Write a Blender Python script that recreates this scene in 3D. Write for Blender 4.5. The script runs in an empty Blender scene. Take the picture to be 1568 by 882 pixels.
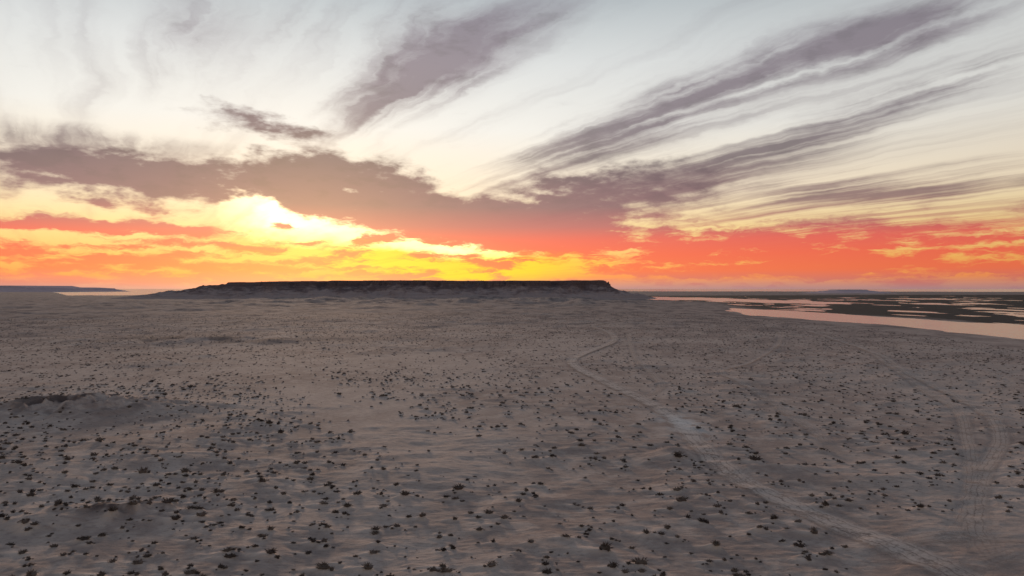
import bpy, math, numpy as np
from mathutils import Vector
rng=np.random.default_rng(7)
F=1045.0; CAMZ=40.0
scene=bpy.context.scene
# ------------------------------------------------------------------ helpers
def gp(bx,dep,h=CAMZ):
    """survey bearing/depression (approx. mrad; bx from 784, dep from 442) -> ground metres"""
    d=h*F/(dep-442.0)
    return ((bx-784.0)/F*d, d)
def hash2(ix,iy,seed):
    n=(ix.astype(np.int64)*374761393+iy.astype(np.int64)*668265263+seed*1442695041)&0x7fffffff
    n=((n^(n>>13))*1274126177)&0x7fffffff
    n=(n^(n>>16))&0xffff
    return n/65535.0
def vnoise(x,y,seed=0):
    x0=np.floor(x);y0=np.floor(y);fx=x-x0;fy=y-y0
    fx=fx*fx*fx*(fx*(fx*6-15)+10);fy=fy*fy*fy*(fy*(fy*6-15)+10)
    a=hash2(x0,y0,seed);b=hash2(x0+1,y0,seed);c=hash2(x0,y0+1,seed);d=hash2(x0+1,y0+1,seed)
    return (a*(1-fx)+b*fx)*(1-fy)+(c*(1-fx)+d*fx)*fy
def fbm(x,y,o=4,seed=0):
    s=0;a=1.0;t=0
    for i in range(o):
        s=s+a*vnoise(x*0.8+y*0.6+17*i,-x*0.6+y*0.8+31*i,seed+i);t+=a;a*=0.5;x=x*2.03;y=y*2.03
    return s/t
def sstep(a,b,x):
    t=np.clip((x-a)/(b-a),0,1);return t*t*(3-2*t)
def poly_sd(px,py,poly):
    """signed distance, negative inside"""
    d=np.full(px.shape,1e18);inside=np.zeros(px.shape,bool);n=len(poly)
    for i in range(n):
        ax,ay=poly[i];bx,by=poly[(i+1)%n]
        ex,ey=bx-ax,by-ay;wx,wy=px-ax,py-ay
        t=np.clip((wx*ex+wy*ey)/(ex*ex+ey*ey+1e-9),0,1)
        d=np.minimum(d,(wx-ex*t)**2+(wy-ey*t)**2)
        if by!=ay:
            c=((ay>py)!=(by>py))&(px<(bx-ax)*(py-ay)/(by-ay)+ax);inside^=c
    return np.where(inside,-1,1)*np.sqrt(d)
def line_d(px,py,pts):
    d=np.full(px.shape,1e18)
    for (ax,ay),(bx,by) in zip(pts[:-1],pts[1:]):
        ex,ey=bx-ax,by-ay;wx,wy=px-ax,py-ay
        t=np.clip((wx*ex+wy*ey)/(ex*ex+ey*ey+1e-9),0,1)
        d=np.minimum(d,(wx-ex*t)**2+(wy-ey*t)**2)
    return np.sqrt(d)
def make_mesh(name,verts,quads=None,tris=None,smooth=True,mat=None,attrs=None):
    me=bpy.data.meshes.new(name);nv=len(verts)
    me.vertices.add(nv);me.vertices.foreach_set('co',np.asarray(verts,dtype=np.float32).ravel())
    nq=0 if quads is None else len(quads);nt=0 if tris is None else len(tris)
    idx=[];st=[]
    if nq: idx.append(np.asarray(quads,dtype=np.int32).ravel());st.append(np.arange(nq)*4)
    if nt: idx.append(np.asarray(tris,dtype=np.int32).ravel());st.append(np.arange(nt)*3+nq*4)
    idx=np.concatenate(idx);st=np.concatenate(st).astype(np.int32)
    me.loops.add(len(idx));me.loops.foreach_set('vertex_index',idx)
    me.polygons.add(nq+nt);me.polygons.foreach_set('loop_start',st)
    me.update(calc_edges=True)
    me.polygons.foreach_set('use_smooth',np.full(nq+nt,smooth))
    for k,v in (attrs or {}).items():
        a=me.attributes.new(k,'FLOAT','POINT');a.data.foreach_set('value',np.asarray(v,dtype=np.float32).ravel())
    if mat: me.materials.append(mat)
    ob=bpy.data.objects.new(name,me);scene.collection.objects.link(ob);return ob
def srgb(r,g,b):
    f=lambda c:(c/255/12.92) if c/255<=0.04045 else ((c/255+0.055)/1.055)**2.4
    return (f(r),f(g),f(b),1.0)
class NT:
    def __init__(s,t): s.t=t;t.nodes.clear()
    def n(s,ty,**k):
        nd=s.t.nodes.new(ty)
        for a,b in k.items(): setattr(nd,a,b)
        return nd
    def put(s,sock,v):
        if hasattr(v,'is_linked') : s.t.links.new(v,sock)
        else: sock.default_value=v
    def m(s,op,a,b=None,c=None,clamp=False):
        nd=s.n('ShaderNodeMath',operation=op,use_clamp=clamp);s.put(nd.inputs[0],a)
        if b is not None:s.put(nd.inputs[1],b)
        if c is not None:s.put(nd.inputs[2],c)
        return nd.outputs[0]
    def vm(s,op,a,b=None,scale=None):
        nd=s.n('ShaderNodeVectorMath',operation=op);s.put(nd.inputs[0],a)
        if b is not None:s.put(nd.inputs[1],b)
        if scale is not None:s.put(nd.inputs['Scale'],scale)
        return nd.outputs[0]
    def mix(s,f,a,b,blend='MIX'):
        nd=s.n('ShaderNodeMix',data_type='RGBA',blend_type=blend);s.put(nd.inputs[0],f);s.put(nd.inputs[6],a);s.put(nd.inputs[7],b);return nd.outputs[2]
    def noise(s,v,scale,detail=4,rough=0.55,dist=0.0,dim='3D'):
        nd=s.n('ShaderNodeTexNoise',noise_dimensions=dim);s.put(nd.inputs['Vector'],v);nd.inputs['Scale'].default_value=scale
        nd.inputs['Detail'].default_value=detail;nd.inputs['Roughness'].default_value=rough;nd.inputs['Distortion'].default_value=dist;return nd
    def ramp(s,f,stops,interp='LINEAR'):
        nd=s.n('ShaderNodeValToRGB');cr=nd.color_ramp;cr.interpolation=interp
        while len(cr.elements)<len(stops): cr.elements.new(0.5)
        for e,(p,c) in zip(cr.elements,stops): e.position=p;e.color=c
        s.put(nd.inputs[0],f);return nd.outputs[0]
    def mr(s,v,a,b,c=0.0,d=1.0,interp='SMOOTHSTEP'):
        nd=s.n('ShaderNodeMapRange',interpolation_type=interp);s.put(nd.inputs[0],v)
        for i,x in zip((1,2,3,4),(a,b,c,d)): nd.inputs[i].default_value=x
        return nd.outputs[0]
    def mapping(s,v,loc=(0,0,0),rot=(0,0,0),scale=(1,1,1),vt='POINT'):
        nd=s.n('ShaderNodeMapping',vector_type=vt);s.put(nd.inputs[0],v)
        nd.inputs[1].default_value=loc;nd.inputs[2].default_value=rot;nd.inputs[3].default_value=scale;return nd.outputs[0]
def new_mat(name):
    m=bpy.data.materials.new(name);m.use_nodes=True;return m,NT(m.node_tree)
# ------------------------------------------------------------------ layout (world metres)
main_track=[gp(*p) for p in [(1000,489),(912,497),(936,511),(938,523),(892,541),(877,556),(925,582),(1000,618),(1050,655),(1088,700),(1140,740),(1210,773),(1300,812),(1400,852),(1500,900),(1640,990)]]
right_track=[gp(*p) for p in [(1235,505),(1330,538),(1385,572),(1450,600),(1512,635),(1532,672),(1505,722),(1492,780),(1500,830),(1560,900)]]
inner_track=[gp(*p) for p in [(1330,541),(1395,585),(1462,625),(1480,665),(1488,720),(1480,790),(1440,850)]]
side_track=[gp(*p) for p in [(1195,512),(1190,528),(1150,553),(1105,568),(1150,595),(1235,650),(1300,700)]]
short_track=[gp(*p) for p in [(962,512),(972,545),(1000,572),(1012,592),(985,606)]]
loop_track=[gp(*p) for p in [(1330,870),(1395,830),(1480,826),(1580,832),(1700,850)]]
loop2_track=[gp(*p) for p in [(1470,890),(1510,866),(1570,850),(1660,842)]]
tracks=[(main_track,3.1),(right_track,2.0),(inner_track,1.7),(side_track,1.8),(short_track,1.8),(loop_track,2.2),(loop2_track,1.8)]
HW=42.0
river=[gp(x,y,HW) for x,y in [(1115,475.5),(1150,483),(1250,490),(1350,497),(1450,507),(1568,520),(1700,537),(1950,567),(2500,600),(2600,570),(1850,523),(1568,500.5),(1400,487.5),(1300,482),(1180,474.5),(1120,472)]]
creek=[gp(x,y,HW) for x,y in [(940,454.4),(1080,456),(1180,459.6),(1300,463.5),(1300,466),(1180,464),(1100,460.5),(985,458.5)]]
marsh=[gp(x,y,HW) for x,y in [(900,453),(990,460),(1090,463),(1130,473),(1180,476),(1300,484),(1400,489),(1568,502),(1850,526),(2500,570),(5000,600),(5000,451.5),(1400,451.5),(1000,453)]]
def smoothpts(pts,n=14):
    out=[];P=[np.array(p) for p in pts];P=[2*P[0]-P[1]]+P+[2*P[-1]-P[-2]]
    for i in range(1,len(P)-2):
        for t in np.linspace(0,1,n,endpoint=False):
            out.append(0.5*((2*P[i])+(-P[i-1]+P[i+1])*t+(2*P[i-1]-5*P[i]+4*P[i+1]-P[i+2])*t*t+(-P[i-1]+3*P[i]-3*P[i+1]+P[i+2])*t**3))
    out.append(P[-2]);return [tuple(p) for p in out]
tracks=[(smoothpts(p),w) for p,w in tracks]
def track_dist(x,y):
    D=np.full(x.shape,1e4);k=(np.hypot(x,y)<1100)&(y>50)&(x>-40)
    xx=x[k];yy=y[k];d=np.full(xx.shape,1e4)
    for p,w in tracks: d=np.minimum(d,line_d(xx,yy,p[::5]+[p[-1]])-w)
    D[k]=d;return D
def blob(x,y,bx,dep,rx,ry,seed=0):
    cx,cy=gp(bx,dep);return np.exp(-(((x-cx)/rx)**2+((y-cy)/ry)**2))
def ground_h(x,y,want=False):
    d=np.hypot(x,y)
    h=(fbm(x/140,y/140,3,1)-0.5)*4.0*sstep(80,260,d)
    h+=(fbm(x/28,y/34,3,5)-0.5)*2.4
    h+=(fbm(x/8,y/4.2,4,9)-0.5)*0.85
    rg=np.abs(fbm(x/9,y/9,4,21)-0.5)*2
    h+=blob(x,y,130,625,30,17)*(5.2-6.0*rg)
    h+=blob(x,y,175,785,12,4.5)*(2.3-2.0*rg)+blob(x,y,60,800,8,3)*1.2+blob(x,y,300,700,16,6)*0.9
    h+=blob(x,y,1030,697,5,4)*2.0+blob(x,y,1215,720,14,4)*1.5+blob(x,y,1320,735,12,4)*1.2
    h+=blob(x,y,300,520,95,50)*(3-6*np.abs(fbm(x/40,y/60,4,33)-0.5)*2)
    f=sstep(700,1700,d)*(1-sstep(3600,4600,d))*sstep(500,150,x)
    h+=f*((fbm(x/90,y/130,4,41)-0.42)*30*sstep(-1400,-500,x)*sstep(1200,2200,d)+(fbm(x/60,y/80,3,47)-0.5)*7)
    h=np.where(h<-0.6,-0.6+(h+0.6)*0.12,h)
    sr=poly_sd(x,y,river);sc=poly_sd(x,y,creek);sm=poly_sd(x,y,marsh)
    wob=(fbm(x/35,y/60,4,51)-0.5)
    land_lo=-1.4
    coast=sstep(240,0,np.minimum(sr,sm)+wob*60)
    h=h*(1-coast)+land_lo*coast+coast*(1-coast)*wob*2
    m=sstep(20,-60,sm+wob*80)
    pool=(fbm(x/55+3,y/150,5,61)-0.5)*2
    mz=-2.0+0.22+pool*0.9+0.3*sstep(2500,4500,y)
    h=h*(1-m)+mz*m
    r=np.maximum(sstep(10,-14,sr+wob*34),sstep(14,-14,sc+wob*30))
    h=h*(1-r)+(-4.0)*r
    az=np.degrees(np.arctan2(x,y))
    lim=np.where(az<0,4700+500*fbm(x/400,y/400,3,71),10200+800*fbm(x/900,y/900,2,72))
    lim=lim+5000*sstep(-33.0,-34.2,az)
    s=sstep(-250,250,d-lim);h=h*(1-s)-6*s
    if want: return h,m,coast
    return h
# ------------------------------------------------------------------ scrub positions
def density(x,y):
    d=np.hypot(x,y);px=784+F*x/np.maximum(y,1);py=442+F*CAMZ/np.maximum(y,1)
    n=fbm(x/45,y/55,3,81);n2=fbm(x/9,y/9,2,86)
    den=0.40+0.55*(n-0.42)+0.4*(n2-0.5)
    den+=0.16*sstep(560,300,px)*sstep(500,620,py)
    den+=0.24*sstep(690,780,py)
    den+=0.12*sstep(1020,1150,px)*sstep(780,700,py)
    pan=[gp(430,565),gp(560,640),gp(700,700),gp(900,745),gp(1150,800)]
    den-=0.38*np.exp(-(line_d(x,y,pan)/(5+0.04*d))**2)
    den-=1.6*sstep(1290,1400,px)*sstep(770,840,py)
    den-=0.3*blob(x,y,680,540,60,70)
    den-=0.4*blob(x,y,130,625,24,13)
    den*=1-0.6*sstep(260,950,d)
    return np.clip(den,0,1)
def sample(n,d0,d1,az=46):
    a=np.radians(rng.uniform(-az,az,n));d=np.sqrt(rng.uniform(d0*d0,d1*d1,n));return np.sin(a)*d,np.cos(a)*d
def place(n,d0,d1):
    x,y=sample(n,d0,d1);k=rng.uniform(0,1,n)<density(x,y)
    k&=track_dist(x,y)>0.6
    k&=np.minimum(poly_sd(x,y,river),poly_sd(x,y,marsh))>60
    return x[k],y[k]
nx,ny=place(12000,55,340);fx_,fy_=place(105000,340,1150)
nd_=np.hypot(nx,ny)
ns=0.28+1.35*rng.beta(1.3,3.8,len(nx));ns*=np.where(rng.uniform(0,1,len(nx))<0.04,1.6,1)
ns*=1-0.12*sstep(180,340,nd_)
fs=0.34+1.35*rng.beta(1.4,3.6,len(fx_));fs*=np.where(rng.uniform(0,1,len(fs))<0.03,1.5,1)
# ------------------------------------------------------------------ terrain sheet
dy=np.concatenate([np.array([6e5]),np.geomspace(2500,446,50),np.arange(445,60,-0.8),np.arange(60,9,-0.25),np.arange(9,3.3,-0.1)])
R=F*CAMZ/dy
A=np.radians(np.concatenate([np.arange(-180,-46,3.0),np.arange(-46,46,0.07),np.arange(46,180,3.0)]))
RR,AA=np.meshgrid(R,A,indexing='ij')
X=np.sin(AA)*RR;Y=np.cos(AA)*RR
Z,M,C=ground_h(X,Y,True)
nr,nc=X.shape
def stamp(px,py,amp,rx,ry,tail):
    d=math.hypot(px,py);a=math.atan2(px,py);ext=(tail+rx)*1.6
    i0=np.searchsorted(R,max(d-ext,1)) ;i1=np.searchsorted(R,d+ext)
    j0=np.searchsorted(A,a-ext/d);j1=np.searchsorted(A,a+ext/d)
    if i1<=i0 or j1<=j0:return
    dx=X[i0:i1,j0:j1]-px;dyy=Y[i0:i1,j0:j1]-py
    dyy=dyy+dx*0.18
    w=np.where(dx<0,tail,rx)
    g=np.exp(-(dx/w)**2-(dyy/ry)**2)
    Z[i0:i1,j0:j1]+=amp*g;DR[i0:i1,j0:j1]=np.maximum(DR[i0:i1,j0:j1],g*np.clip(amp*3,0,1))
DR=np.zeros_like(Z)
for x,y,s,d_ in zip(nx,ny,ns,nd_):
    stamp(x,y,0.48*s*rng.uniform(0.6,1.3)*(1-0.6*min(1,max(0,(d_-200)/140))),0.8*s,0.8*s,rng.uniform(1.2,3.4)*s)
TD=track_dist(X,Y)
tk=sstep(1.5,-0.5,TD)
Z=Z-0.12*tk
idx=np.arange(nr*nc).reshape(nr,nc)
j2=np.roll(idx,-1,axis=1)
q=np.stack([idx[:-1,:],j2[:-1,:],j2[1:,:],idx[1:,:]],-1).reshape(-1,4)[:,::-1]
mat,t=new_mat('sand_ground')
out=t.n('ShaderNodeOutputMaterial');b=t.n('ShaderNodeBsdfPrincipled');t.t.links.new(b.outputs[0],out.inputs[0])
geo=t.n('ShaderNodeNewGeometry');P=geo.outputs['Position']
at=lambda k:t.n('ShaderNodeAttribute',attribute_name=k).outputs['Fac']
n1=t.noise(P,0.014,4,0.6,dim='2D').outputs[0];n2=t.noise(P,0.11,5,0.65,dim='2D').outputs[0];n3=t.noise(t.mapping(P,scale=(0.5,1.3,1)),0.9,5,0.7,dim='2D').outputs[0]
n4=t.noise(P,6.0,2,0.7,dim='2D').outputs[0]
col=t.mix(t.mr(n1,0.38,0.62),(0.335,0.260,0.232,1),(0.45,0.362,0.322,1))
col=t.mix(t.m('MULTIPLY',t.mr(n2,0.42,0.7),0.7),col,(0.54,0.44,0.39,1))
col=t.mix(t.m('MULTIPLY',t.mr(n3,0.48,0.72),0.55),col,(0.215,0.165,0.15,1))
col=t.mix(t.m('MULTIPLY',t.mr(n4,0.55,0.75),0.28),col,(0.14,0.108,0.10,1))
col=t.mix(t.m('MULTIPLY',at('drift'),0.75),col,(0.66,0.545,0.475,1))
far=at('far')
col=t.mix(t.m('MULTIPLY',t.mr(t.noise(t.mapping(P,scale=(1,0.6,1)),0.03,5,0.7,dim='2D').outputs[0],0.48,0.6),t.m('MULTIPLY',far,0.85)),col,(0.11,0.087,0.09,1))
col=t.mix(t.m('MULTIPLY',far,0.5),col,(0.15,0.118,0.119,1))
col=t.mix(t.m('MULTIPLY',at('pale'),t.mr(n2,0.38,0.5)),col,(0.58,0.56,0.55,1))
col=t.mix(at('rock'),col,(0.115,0.083,0.077,1))
col=t.mix(at('marsh'),col,(0.045,0.040,0.038,1))
t.put(b.inputs['Base Color'],col);b.inputs['Roughness'].default_value=0.95;b.inputs['Specular IOR Level'].default_value=0.1
bm=t.n('ShaderNodeBump');bm.inputs['Strength'].default_value=0.8;bm.inputs['Distance'].default_value=0.45
t.put(bm.inputs['Height'],t.m('ADD',n3,t.m('MULTIPLY',n4,0.15)));t.put(b.inputs['Normal'],bm.outputs[0])
dd=np.hypot(X,Y)
rock=np.clip(blob(X,Y,130,625,22,12)*1.8*sstep(0.38,0.65,fbm(X/5,Y/5,3,91))+blob(X,Y,175,785,10,3)*1.2*sstep(0.38,0.62,fbm(X/3,Y/3,3,92))+0.8*blob(X,Y,300,520,110,50)*sstep(0.5,0.6,fbm(X/30,Y/40,4,93)),0,1)
pale=np.clip(blob(X,Y,1042,645,5,16)*1.4,0,1)
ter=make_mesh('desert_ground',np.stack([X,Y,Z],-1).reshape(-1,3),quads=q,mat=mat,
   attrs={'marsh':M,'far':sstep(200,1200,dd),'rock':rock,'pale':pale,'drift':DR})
del q
# ------------------------------------------------------------------ scrub mesh
def hz(x,y):
    d=np.hypot(x,y);a=np.arctan2(x,y)
    i=np.clip(np.searchsorted(R,d)-1,0,nr-2);j=np.clip(np.searchsorted(A,a)-1,0,nc-2)
    u=(d-R[i])/(R[i+1]-R[i]);v=(a-A[j])/(A[j+1]-A[j])
    return (Z[i,j]*(1-u)+Z[i+1,j]*u)*(1-v)+(Z[i,j+1]*(1-u)+Z[i+1,j+1]*u)*v
import bmesh
def ico(sub):
    bm_=bmesh.new();bmesh.ops.create_icosphere(bm_,subdivisions=sub,radius=1)
    v=np.array([x.co[:] for x in bm_.verts]);f=np.array([[w.index for w in p.verts] for p in bm_.faces]);bm_.free();return v,f
def template(sub,nleaf):
    v,f=ico(sub);r=0.55+0.45*rng.uniform(0.5,1.2,len(v));lob=1+0.3*np.sin(v[:,0]*4+rng.uniform(0,6))*np.cos(v[:,1]*3+rng.uniform(0,6))
    v=v*(r*lob)[:,None]*np.array([0.42,0.40,0.24])+np.array([0,0,0.08])
    V=[v];T=[f];o=len(v);ca=rng.uniform(0,6.283,5)
    for k in range(nleaf):
        a=ca[rng.integers(0,5)]+rng.normal(0,0.45);e=rng.uniform(0.02,1.35);rad=rng.uniform(0.75,1.35)
        c=np.array([math.cos(a)*math.cos(e)*0.55,math.sin(a)*math.cos(e)*0.5,math.sin(e)*0.34+0.05])*rad
        dr=c/np.linalg.norm(c);s=rng.normal(size=3);s/=np.linalg.norm(s)
        L=rng.uniform(0.10,0.24);W=rng.uniform(0.03,0.07)
        V.append(np.array([c-dr*L*0.7-s*W,c-dr*L*0.7+s*W,c+dr*L+rng.normal(size=3)*0.04]));T.append(np.array([[o,o+1,o+2]]));o+=3
    return np.concatenate(V),np.concatenate(T)
def scatter(name,xs,ys,ss,temps,mat):
    k=rng.integers(0,len(temps),len(xs));zz=hz(xs,ys);V=[];T=[];off=0;TN=[]
    for ti,(tv,tf) in enumerate(temps):
        sel=np.where(k==ti)[0]
        if not len(sel):continue
        a=rng.uniform(0,6.283,len(sel));s=ss[sel];st=rng.uniform(0.75,1.6,len(sel));hh=rng.uniform(0.6,1.2,len(sel))
        c,sn=np.cos(a)[:,None],np.sin(a)[:,None]
        x0=(tv[:,0][None]*c-tv[:,1][None]*sn)*(s*st)[:,None];y0=(tv[:,0][None]*sn+tv[:,1][None]*c)*s[:,None];z0=tv[:,2][None]*(s*hh)[:,None]
        V.append(np.stack([x0+xs[sel][:,None],y0+ys[sel][:,None],z0+zz[sel][:,None]-0.03],-1).reshape(-1,3))
        T.append((tf[None]+(np.arange(len(sel))*len(tv))[:,None,None]+off).reshape(-1,3));off+=len(sel)*len(tv)
        TN.append(np.repeat(rng.uniform(0,1,len(sel)),len(tv)))
    return make_mesh(name,np.concatenate(V),tris=np.concatenate(T),smooth=False,mat=mat,attrs={'tint':np.concatenate(TN)})
mat,t=new_mat('dry_scrub')
out=t.n('ShaderNodeOutputMaterial');b=t.n('ShaderNodeBsdfPrincipled');t.t.links.new(b.outputs[0],out.inputs[0])
col=t.mix(t.n('ShaderNodeAttribute',attribute_name='tint').outputs['Fac'],(0.050,0.037,0.034,1),(0.14,0.108,0.093,1))
t.put(b.inputs['Base Color'],col);b.inputs['Roughness'].default_value=0.95;b.inputs['Specular IOR Level'].default_value=0.05
nt_=[template(2,70) for _ in range(10)];ft_=[template(1,10) for _ in range(6)]
m_=rng.uniform(0,1,len(nx))<0.5*(1-sstep(150,330,nd_))+0.05
sx=nx[m_]+rng.normal(0,0.8,m_.sum());sy=ny[m_]+rng.normal(0,0.4,m_.sum());s2=ns[m_]*rng.uniform(0.35,0.75,m_.sum())
axx=np.concatenate([nx,sx]);ayy=np.concatenate([ny,sy]);ass=np.concatenate([ns,s2])
scr=scatter('desert_scrub',axx,ayy,ass*1.05,nt_,mat)
scr2=scatter('far_tufts',fx_,fy_,fs*1.15,ft_,mat);scr2.parent=scr
# ------------------------------------------------------------------ dirt tracks
mat,t=new_mat('packed_track')
out=t.n('ShaderNodeOutputMaterial');b=t.n('ShaderNodeBsdfPrincipled');tr=t.n('ShaderNodeBsdfTransparent');mx=t.n('ShaderNodeMixShader')
geo=t.n('ShaderNodeNewGeometry');P=geo.outputs['Position'];u=t.n('ShaderNodeAttribute',attribute_name='across').outputs['Fac']
wt=t.n('ShaderNodeAttribute',attribute_name='wear').outputs['Fac']
nA=t.noise(P,0.16,4,0.7,dim='2D').outputs[0];nB=t.noise(P,1.6,4,0.7,dim='2D').outputs[0]
uu=t.m('ADD',u,t.m('MULTIPLY',t.m('SUBTRACT',nA,0.5),0.7))
rut=t.m('ABSOLUTE',t.m('SINE',t.m('MULTIPLY',uu,6.5)))
col=t.mix(nB,(0.42,0.345,0.31,1),(0.62,0.525,0.475,1));col=t.mix(t.m('MULTIPLY',t.mr(rut,0.0,0.45,1.0,0.0),0.75),col,(0.23,0.178,0.162,1))
col=t.mix(t.n('ShaderNodeAttribute',attribute_name='pale').outputs['Fac'],col,(0.60,0.58,0.57,1))
t.put(b.inputs['Base Color'],col);b.inputs['Roughness'].default_value=0.95;b.inputs['Specular IOR Level'].default_value=0.1
al=t.m('MULTIPLY',t.mr(t.m('ABSOLUTE',uu),0.45,1.1,1.0,0.0),t.mr(t.m('ADD',nA,t.m('MULTIPLY',nB,0.5)),0.5,0.82,0.30,0.95))
al=t.m('MULTIPLY',al,wt,clamp=True)
t.put(mx.inputs[0],al);t.t.links.new(tr.outputs[0],mx.inputs[1]);t.t.links.new(b.outputs[0],mx.inputs[2]);t.t.links.new(mx.outputs[0],out.inputs[0])
wears=[0.95,0.75,0.65,0.6,0.6,0.8,0.8]
for (pts,w),we in zip(tracks,wears):
    p=np.array(pts);seg=np.hypot(*np.diff(p,axis=0).T);L=np.concatenate([[0],np.cumsum(seg)])
    s=np.arange(0,L[-1],1.0);cx=np.interp(s,L,p[:,0]);cy=np.interp(s,L,p[:,1])
    tx=np.gradient(cx);ty=np.gradient(cy);l=np.hypot(tx,ty);tx/=l;ty/=l
    us=np.linspace(-1.25,1.25,13);VX=cx[:,None]-ty[:,None]*us*w*1.15;VY=cy[:,None]+tx[:,None]*us*w*1.15
    dd_=np.hypot(VX,VY);VZ=hz(VX,VY)+0.08+0.0010*dd_
    n_,k_=VX.shape;I=np.arange(n_*k_).reshape(n_,k_)
    qq=np.stack([I[:-1,:-1],I[1:,:-1],I[1:,1:],I[:-1,1:]],-1).reshape(-1,4)
    fade=np.minimum(1,np.minimum(s,s[-1]-s)/25.0)[:,None]*np.ones(k_)*(1-0.45*sstep(400,750,dd_))
    make_mesh('dirt_track',np.stack([VX,VY,VZ],-1).reshape(-1,3),quads=qq,mat=mat,attrs={'across':np.tile(us,(n_,1)),'wear':fade*we,'pale':np.clip(blob(VX,VY,1042,645,5,14),0,1)})
# ------------------------------------------------------------------ water
mat,t=new_mat('calm_water')
out=t.n('ShaderNodeOutputMaterial');b=t.n('ShaderNodeBsdfPrincipled');t.t.links.new(b.outputs[0],out.inputs[0])
b.inputs['Base Color'].default_value=(0.17,0.17,0.185,1);b.inputs['Roughness'].default_value=0.20;b.inputs['IOR'].default_value=1.6
geo=t.n('ShaderNodeNewGeometry');nz=t.noise(t.mapping(geo.outputs['Position'],scale=(1,0.35,1)),0.12,4,0.65,dim='2D').outputs[0]
bm=t.n('ShaderNodeBump');bm.inputs['Strength'].default_value=0.5;bm.inputs['Distance'].default_value=0.9;t.put(bm.inputs['Height'],nz);t.put(b.inputs['Normal'],bm.outputs[0])
rr=np.array([300,1500,5000,12000,30000,90000.]);aa=np.linspace(0,2*math.pi,180,endpoint=False)
wx=np.sin(aa)[None]*rr[:,None];wy=np.cos(aa)[None]*rr[:,None];wz=np.full_like(wx,-2.0);I=np.arange(wx.size).reshape(wx.shape);J=np.roll(I,-1,1)
make_mesh('sea_water',np.stack([wx,wy,wz],-1).reshape(-1,3),quads=np.stack([I[:-1],J[:-1],J[1:],I[1:]],-1).reshape(-1,4)[:,::-1],mat=mat)
# ------------------------------------------------------------------ mesas
def mesa_mat(name,dark,light,haze):
    mat,t=new_mat(name)
    out=t.n('ShaderNodeOutputMaterial');b=t.n('ShaderNodeBsdfPrincipled');t.t.links.new(b.outputs[0],out.inputs[0])
    geo=t.n('ShaderNodeNewGeometry');P=geo.outputs['Position']
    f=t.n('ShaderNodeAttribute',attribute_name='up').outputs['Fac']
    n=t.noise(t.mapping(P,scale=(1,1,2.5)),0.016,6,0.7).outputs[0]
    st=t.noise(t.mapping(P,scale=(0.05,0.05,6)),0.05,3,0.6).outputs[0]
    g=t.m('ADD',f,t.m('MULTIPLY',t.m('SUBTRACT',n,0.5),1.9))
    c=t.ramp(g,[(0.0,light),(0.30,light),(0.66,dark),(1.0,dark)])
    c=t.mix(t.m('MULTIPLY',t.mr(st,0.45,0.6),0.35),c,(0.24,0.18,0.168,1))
    c=t.mix(haze[0],c,haze[1])  # distance haze painted into the rock's base colour
    t.put(b.inputs['Base Color'],c);b.inputs['Roughness'].default_value=1;b.inputs['Specular IOR Level'].default_value=0.0
    bm=t.n('ShaderNodeBump');bm.inputs['Strength'].default_value=0.9;bm.inputs['Distance'].default_value=14;t.put(bm.inputs['Height'],n);t.put(b.inputs['Normal'],bm.outputs[0]);return mat
def mesa(name,outline,top,talus,x0,x1,y0,y1,nxg,nyg,mat,seed,gully=1.0,left_ext=1.0,base=-5,soft=0.0):
    gx,gy=np.meshgrid(np.linspace(x0,x1,nxg),np.linspace(y0,y1,nyg))
    s=poly_sd(gx,gy,outline)
    g=np.abs(fbm(gx/130,gy/260,4,seed)-0.5)*2;g2=np.abs(fbm(gx/38,gy/90,3,seed+9)-0.5)*2
    s=s+gully*((g-0.3)*170+(g2-0.3)*50)
    lm=sstep(outline[0][0]+350,outline[0][0]-250,gx)
    tal=talus*(1+left_ext*lm)
    tt=np.clip(s/tal,0,1)
    cap=0.82+soft*sstep(0.2,0.8,lm)
    prof=np.where(s<0,1,np.where(s<12,1-(1-cap)*np.clip(s/12,0,1),cap*(1-tt)**1.35*(1+0.6*(g2-0.3)*np.clip(4*tt*(1-tt),0,1))))
    T=top(gx,gy);z=base+(T-base)*prof+ (fbm(gx/60,gy/60,3,seed+20)-0.5)*3*np.where(s<0,0.5,prof*2)
    I=np.arange(nxg*nyg).reshape(nyg,nxg)
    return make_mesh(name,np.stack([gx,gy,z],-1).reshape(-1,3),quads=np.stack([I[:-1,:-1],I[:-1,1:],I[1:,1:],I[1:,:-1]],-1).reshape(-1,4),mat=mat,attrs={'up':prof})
ol=[(-1200,2980),(-1000,2880),(-700,2930),(-420,2850),(-150,2960),(60,2880),(230,2830),(335,2870),(385,3050),(340,3500),(-300,3900),(-1100,3700),(-1330,3250)]
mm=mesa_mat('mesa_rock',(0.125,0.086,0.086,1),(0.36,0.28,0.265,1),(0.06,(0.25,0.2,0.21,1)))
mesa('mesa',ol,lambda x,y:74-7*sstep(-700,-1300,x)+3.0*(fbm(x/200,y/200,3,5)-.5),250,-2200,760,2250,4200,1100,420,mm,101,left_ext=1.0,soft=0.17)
fm=mesa_mat('far_mesa_rock_hazed',(0.34,0.26,0.28,1),(0.38,0.30,0.31,1),(0.5,(0.62,0.49,0.53,1)))  # pale, greyed colours stand in for aerial haze on the distant land
mesa('distant_mesa',[(-9500,8600),(-6100,8500),(-5550,8600),(-5600,9600),(-9500,9800)],lambda x,y:78-22*sstep(-6250,-6050,x)-14*sstep(-5900,-5500,x),260,-10500,-4600,8000,10200,500,120,fm,140,gully=0.6,left_ext=0)
mesa('distant_hill',[(2830,5900),(2950,5850),(3060,5900),(3060,6100),(2830,6100)],lambda x,y:31+0*x,330,2200,3700,5300,6700,200,120,fm,150,gully=0.25,left_ext=0.0,base=-4)
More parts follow.
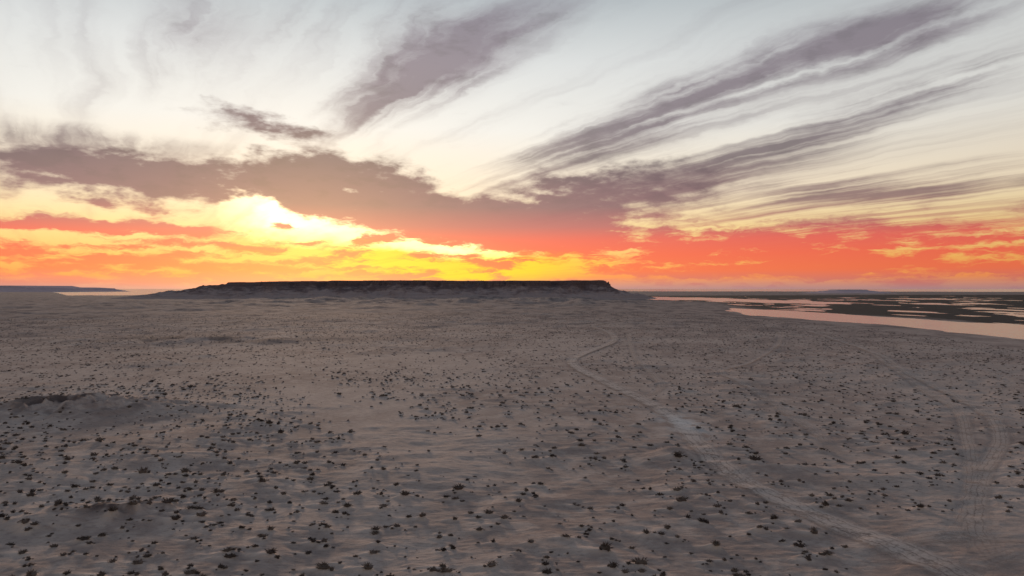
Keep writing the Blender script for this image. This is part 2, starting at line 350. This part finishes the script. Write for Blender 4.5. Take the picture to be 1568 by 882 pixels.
# ------------------------------------------------------------------ world sky (all in compass directions)
w=bpy.data.worlds.new('World');scene.world=w;w.use_nodes=True;t=NT(w.node_tree)
w.cycles.sampling_method='MANUAL';w.cycles.sample_map_resolution=512
out=t.n('ShaderNodeOutputWorld')
def azel(px,py):
    u=(px-784)/F;v=(442-py)/F
    return math.degrees(math.atan(u)),math.degrees(math.atan(v/math.hypot(1,u)))
tc=t.n('ShaderNodeTexCoord');G=tc.outputs['Generated'];sp=t.n('ShaderNodeSeparateXYZ');t.put(sp.inputs[0],G)
gx,gy,gz=sp.outputs
az=t.m('MULTIPLY',t.m('ARCTAN2',gx,gy),57.29578);el=t.m('MULTIPLY',t.m('ARCSINE',gz),57.29578)
cb=t.n('ShaderNodeCombineXYZ');t.put(cb.inputs[0],az);t.put(cb.inputs[1],el);chart=cb.outputs[0]
flat=t.mapping(G,scale=(1,1,2.2))
wn=t.noise(flat,6,1,0.5).outputs['Color'];wn2=t.noise(flat,30,3,0.6).outputs['Color']
half=(0.5,0.5,0.5)
w1=t.vm('MULTIPLY',t.vm('SUBTRACT',wn,half),(5.0,3.6,0));w2=t.vm('MULTIPLY',t.vm('SUBTRACT',wn2,half),(4.5,2.6,0))
damp=t.mr(el,0.0,9.0,0.25,1.0)
W=t.vm('ADD',chart,t.vm('SCALE',t.vm('ADD',w1,w2),scale=damp))
WS=t.vm('ADD',chart,t.vm('ADD',t.vm('SCALE',w1,scale=0.45),t.vm('SCALE',w2,scale=0.20)))
vp=math.radians(-31.5)
rotd=t.n('ShaderNodeVectorRotate',rotation_type='Z_AXIS');t.put(rotd.inputs['Vector'],G);rotd.inputs['Angle'].default_value=vp
s2=t.n('ShaderNodeSeparateXYZ');t.put(s2.inputs[0],rotd.outputs[0])
zz=t.m('ADD',t.m('MAXIMUM',gz,0.0),0.04)
cq=t.n('ShaderNodeCombineXYZ');t.put(cq.inputs[0],t.m('DIVIDE',s2.outputs[0],zz));t.put(cq.inputs[1],t.m('DIVIDE',s2.outputs[1],zz))
qd=t.vm('ADD',cq.outputs[0],t.vm('SCALE',t.vm('SUBTRACT',wn,half),scale=0.28))
qd=t.vm('ADD',qd,t.vm('SCALE',t.vm('SUBTRACT',wn2,half),scale=0.12))
S=t.noise(t.mapping(qd,scale=(1.9,0.16,1)),1.0,4,0.58,dim='2D').outputs[0]
S2=t.noise(t.mapping(qd,scale=(5.5,0.42,1),loc=(3,7,0)),1.0,5,0.55,dim='2D').outputs[0]
FN=t.noise(t.mapping(G,scale=(1,1,3.0)),20,6,0.60).outputs[0]
HB=t.noise(t.mapping(t.vm('ADD',chart,t.vm('SCALE',w2,scale=0.4)),scale=(0.17,1.25,1)),1.0,5,0.62,dim='2D').outputs[0]
def stroke(x0,y0,x1,y1,wd,src=W):
    a0,e0=azel(x0,y0);a1,e1=azel(x1,y1);L=math.hypot(a1-a0,e1-e0)/2*1.35
    ang=math.atan2(e1-e0,a1-a0);wdeg=wd*57.3/F*1.75
    v=t.mapping(src,loc=((a0+a1)/2,(e0+e1)/2,0),rot=(0,0,ang),scale=(L,wdeg,1),vt='TEXTURE')
    g=t.n('ShaderNodeTexGradient',gradient_type='SPHERICAL');t.put(g.inputs[0],v);return g.outputs['Fac']
def total(lst,src=W):
    acc=None
    for s in lst:
        g=stroke(*s[:5],src=src)
        acc=t.m('MULTIPLY_ADD',g,s[5],acc if acc is not None else 0.0)
    return acc
heavy=[(-80,235,400,280,28,2.0),(60,258,330,288,20,0.9),(330,278,660,300,34,2.0),(460,300,860,368,38,1.9),
 (680,325,1120,280,34,1.6),(700,350,980,352,30,1.4),(310,170,500,215,17,1.5),(430,235,520,300,22,0.7),
 (-30,330,160,345,9,1.3),(130,338,340,368,10,1.6),(-60,388,300,392,9,1.2),
 (820,372,1700,376,26,1.3),(-100,418,640,420,13,1.2),(900,408,1700,408,14,1.2),(420,343,495,354,8,3.0),(530,372,610,366,7,2.6),(330,376,440,384,6,1.6),
 (352,322,600,362,17,-2.0),(570,370,800,385,8,-1.7),
 (-500,200,-100,190,60,1.4),(1600,300,2300,250,60,1.2),(-600,100,-200,-100,60,1.0)]
cirrus=[(470,195,880,-10,38,1.5),(520,130,760,-30,75,0.85),(240,130,350,-40,40,0.85),(380,110,520,-40,50,0.4),(-60,178,330,232,12,1.1),(-20,205,200,240,10,0.9),
 (740,275,1130,125,26,1.5),(1060,150,1600,-45,26,1.4),(830,245,1180,100,50,0.5),(1100,150,1600,10,50,0.35),
 (940,290,1620,85,17,1.0),(1180,200,1600,88,13,0.95),(820,322,1300,222,26,1.3),(1000,330,1600,258,19,1.1),(1180,300,1600,290,12,0.7),
 (1080,372,1620,325,18,1.2),(560,200,640,300,20,0.35),(1250,60,1600,20,18,0.4),(1700,60,2300,-200,70,1.0)]
hm=total(heavy);cm=total(cirrus,WS)
hD=t.m('ADD',t.m('MULTIPLY',hm,t.m('MULTIPLY_ADD',FN,2.1,-0.1)),t.m('MULTIPLY',t.m('SUBTRACT',FN,0.5),1.0))
cD=t.m('MULTIPLY',cm,t.m('ADD',t.m('MULTIPLY_ADD',S2,1.5,-0.2),t.m('MULTIPLY',FN,0.6)))
veil=t.m('ADD',t.m('MULTIPLY',t.m('SUBTRACT',S,0.46),1.5),t.m('MULTIPLY',t.m('SUBTRACT',S2,0.5),0.9))
lowb=t.m('MULTIPLY',t.mr(el,3.0,7.5,1.0,0.0),t.m('SUBTRACT',HB,0.43))
D1=t.m('ADD',hD,t.m('MULTIPLY',lowb,5.2))
D2=t.m('ADD',cD,veil)
a1=t.m('MULTIPLY',t.mr(D1,0.08,1.25),0.97);a2=t.m('MULTIPLY',t.mr(D2,-0.05,1.45),0.88)
alpha=t.m('SUBTRACT',1.0,t.m('MULTIPLY',t.m('SUBTRACT',1.0,a1),t.m('SUBTRACT',1.0,a2)))
def e(y): return max(0.0,math.degrees(math.atan((442-y)/F)))/60.0
ef=t.m('DIVIDE',t.m('MAXIMUM',el,0.0),60.0)
clear=t.ramp(ef,[(0.0,srgb(186,142,142)),(e(436),srgb(210,144,130)),(e(424),srgb(254,152,84)),(e(400),srgb(255,188,98)),(e(360),srgb(255,220,146)),(e(300),srgb(254,234,204)),(e(200),srgb(244,241,234)),(e(100),srgb(226,228,227)),(e(0),srgb(190,198,202)),(0.62,srgb(148,160,175)),(1.0,srgb(120,135,160))])
cloud=t.ramp(ef,[(0.0,srgb(180,138,144)),(e(434),srgb(208,124,118)),(e(415),srgb(250,114,80)),(e(390),srgb(250,100,80)),(e(368),srgb(238,96,90)),(e(348),srgb(190,102,107)),(e(318),srgb(142,102,110)),(e(250),srgb(114,95,105)),(e(100),srgb(134,120,132)),(e(-60),srgb(130,125,138)),(1.0,srgb(110,115,130))])
cloud=t.mix(t.m('MULTIPLY',t.mr(FN,0.48,0.66,0.0,0.30),t.mr(el,5.0,9.0)),cloud,(0.10,0.075,0.09,1))
sun_az,sun_el=azel(470,352)
sd=(math.sin(math.radians(sun_az))*math.cos(math.radians(sun_el)),math.cos(math.radians(sun_az))*math.cos(math.radians(sun_el)),math.sin(math.radians(sun_el)))
dt=t.n('ShaderNodeVectorMath',operation='DOT_PRODUCT');t.put(dt.inputs[0],G);dt.inputs[1].default_value=sd
sundist=t.m('MULTIPLY',t.m('ARCCOSINE',t.m('MINIMUM',dt.outputs['Value'],1.0)),57.29578)
cool=t.mr(sundist,18,85,1.0,0.60,'LINEAR')
near=total([(540,404,900,410,18,1.7),(340,368,700,396,20,0.6)])
near=t.m('MINIMUM',near,1.0)
cloud=t.mix(t.m('MULTIPLY',near,t.mr(HB,0.42,0.58,0.85,0.0)),cloud,(1.0,0.30,0.02,1))
clear=t.mix(t.m('MINIMUM',t.m('MULTIPLY',near,1.0),0.92),clear,(1.05,0.66,0.03,1))
sky=t.mix(alpha,clear,cloud)
glow=total([(350,318,610,362,23,1.5),(560,368,800,386,11,1.3),(400,325,450,332,18,0.7)])
glow=t.m('MULTIPLY',glow,t.m('SUBTRACT',1.0,alpha))
gl=t.n('ShaderNodeVectorMath',operation='SCALE');gl.inputs[0].default_value=(1.2,0.85,0.42);t.put(gl.inputs['Scale'],glow)
sky=t.vm('ADD',t.vm('SCALE',sky,scale=cool),gl.outputs[0])
sky=t.mix(t.mr(gz,-0.02,0.0),(0.12,0.09,0.09,1),sky)
nis=t.n('ShaderNodeTexSky',sky_type='NISHITA');nis.sun_disc=False;nis.sun_elevation=math.radians(sun_el);nis.sun_rotation=math.radians(sun_az);nis.altitude=40
b1=t.n('ShaderNodeBackground');t.put(b1.inputs[0],sky);b1.inputs[1].default_value=0.97
b2=t.n('ShaderNodeBackground');t.put(b2.inputs[0],nis.outputs[0]);b2.inputs[1].default_value=0.01
ad=t.n('ShaderNodeAddShader');t.t.links.new(b1.outputs[0],ad.inputs[0]);t.t.links.new(b2.outputs[0],ad.inputs[1]);t.t.links.new(ad.outputs[0],out.inputs[0])
# ------------------------------------------------------------------ sun: weak, veiled
l=bpy.data.lights.new('sun','SUN');l.energy=1.7;l.angle=math.radians(8);l.color=(1.0,0.68,0.46)
so=bpy.data.objects.new('sun',l);scene.collection.objects.link(so)
so.rotation_euler=(-Vector((sd[0],sd[1],math.sin(math.radians(7))))).to_track_quat('-Z','Y').to_euler()
# ------------------------------------------------------------------ camera
c=bpy.data.cameras.new('camera');c.lens=24;c.sensor_width=36;c.clip_end=200000;c.clip_start=0.5
co=bpy.data.objects.new('camera',c);scene.collection.objects.link(co);co.location=(0,0,CAMZ);co.rotation_euler=(math.radians(90.05),0,0);scene.camera=co
scene.view_settings.view_transform='Standard';scene.view_settings.look='None';scene.view_settings.exposure=0
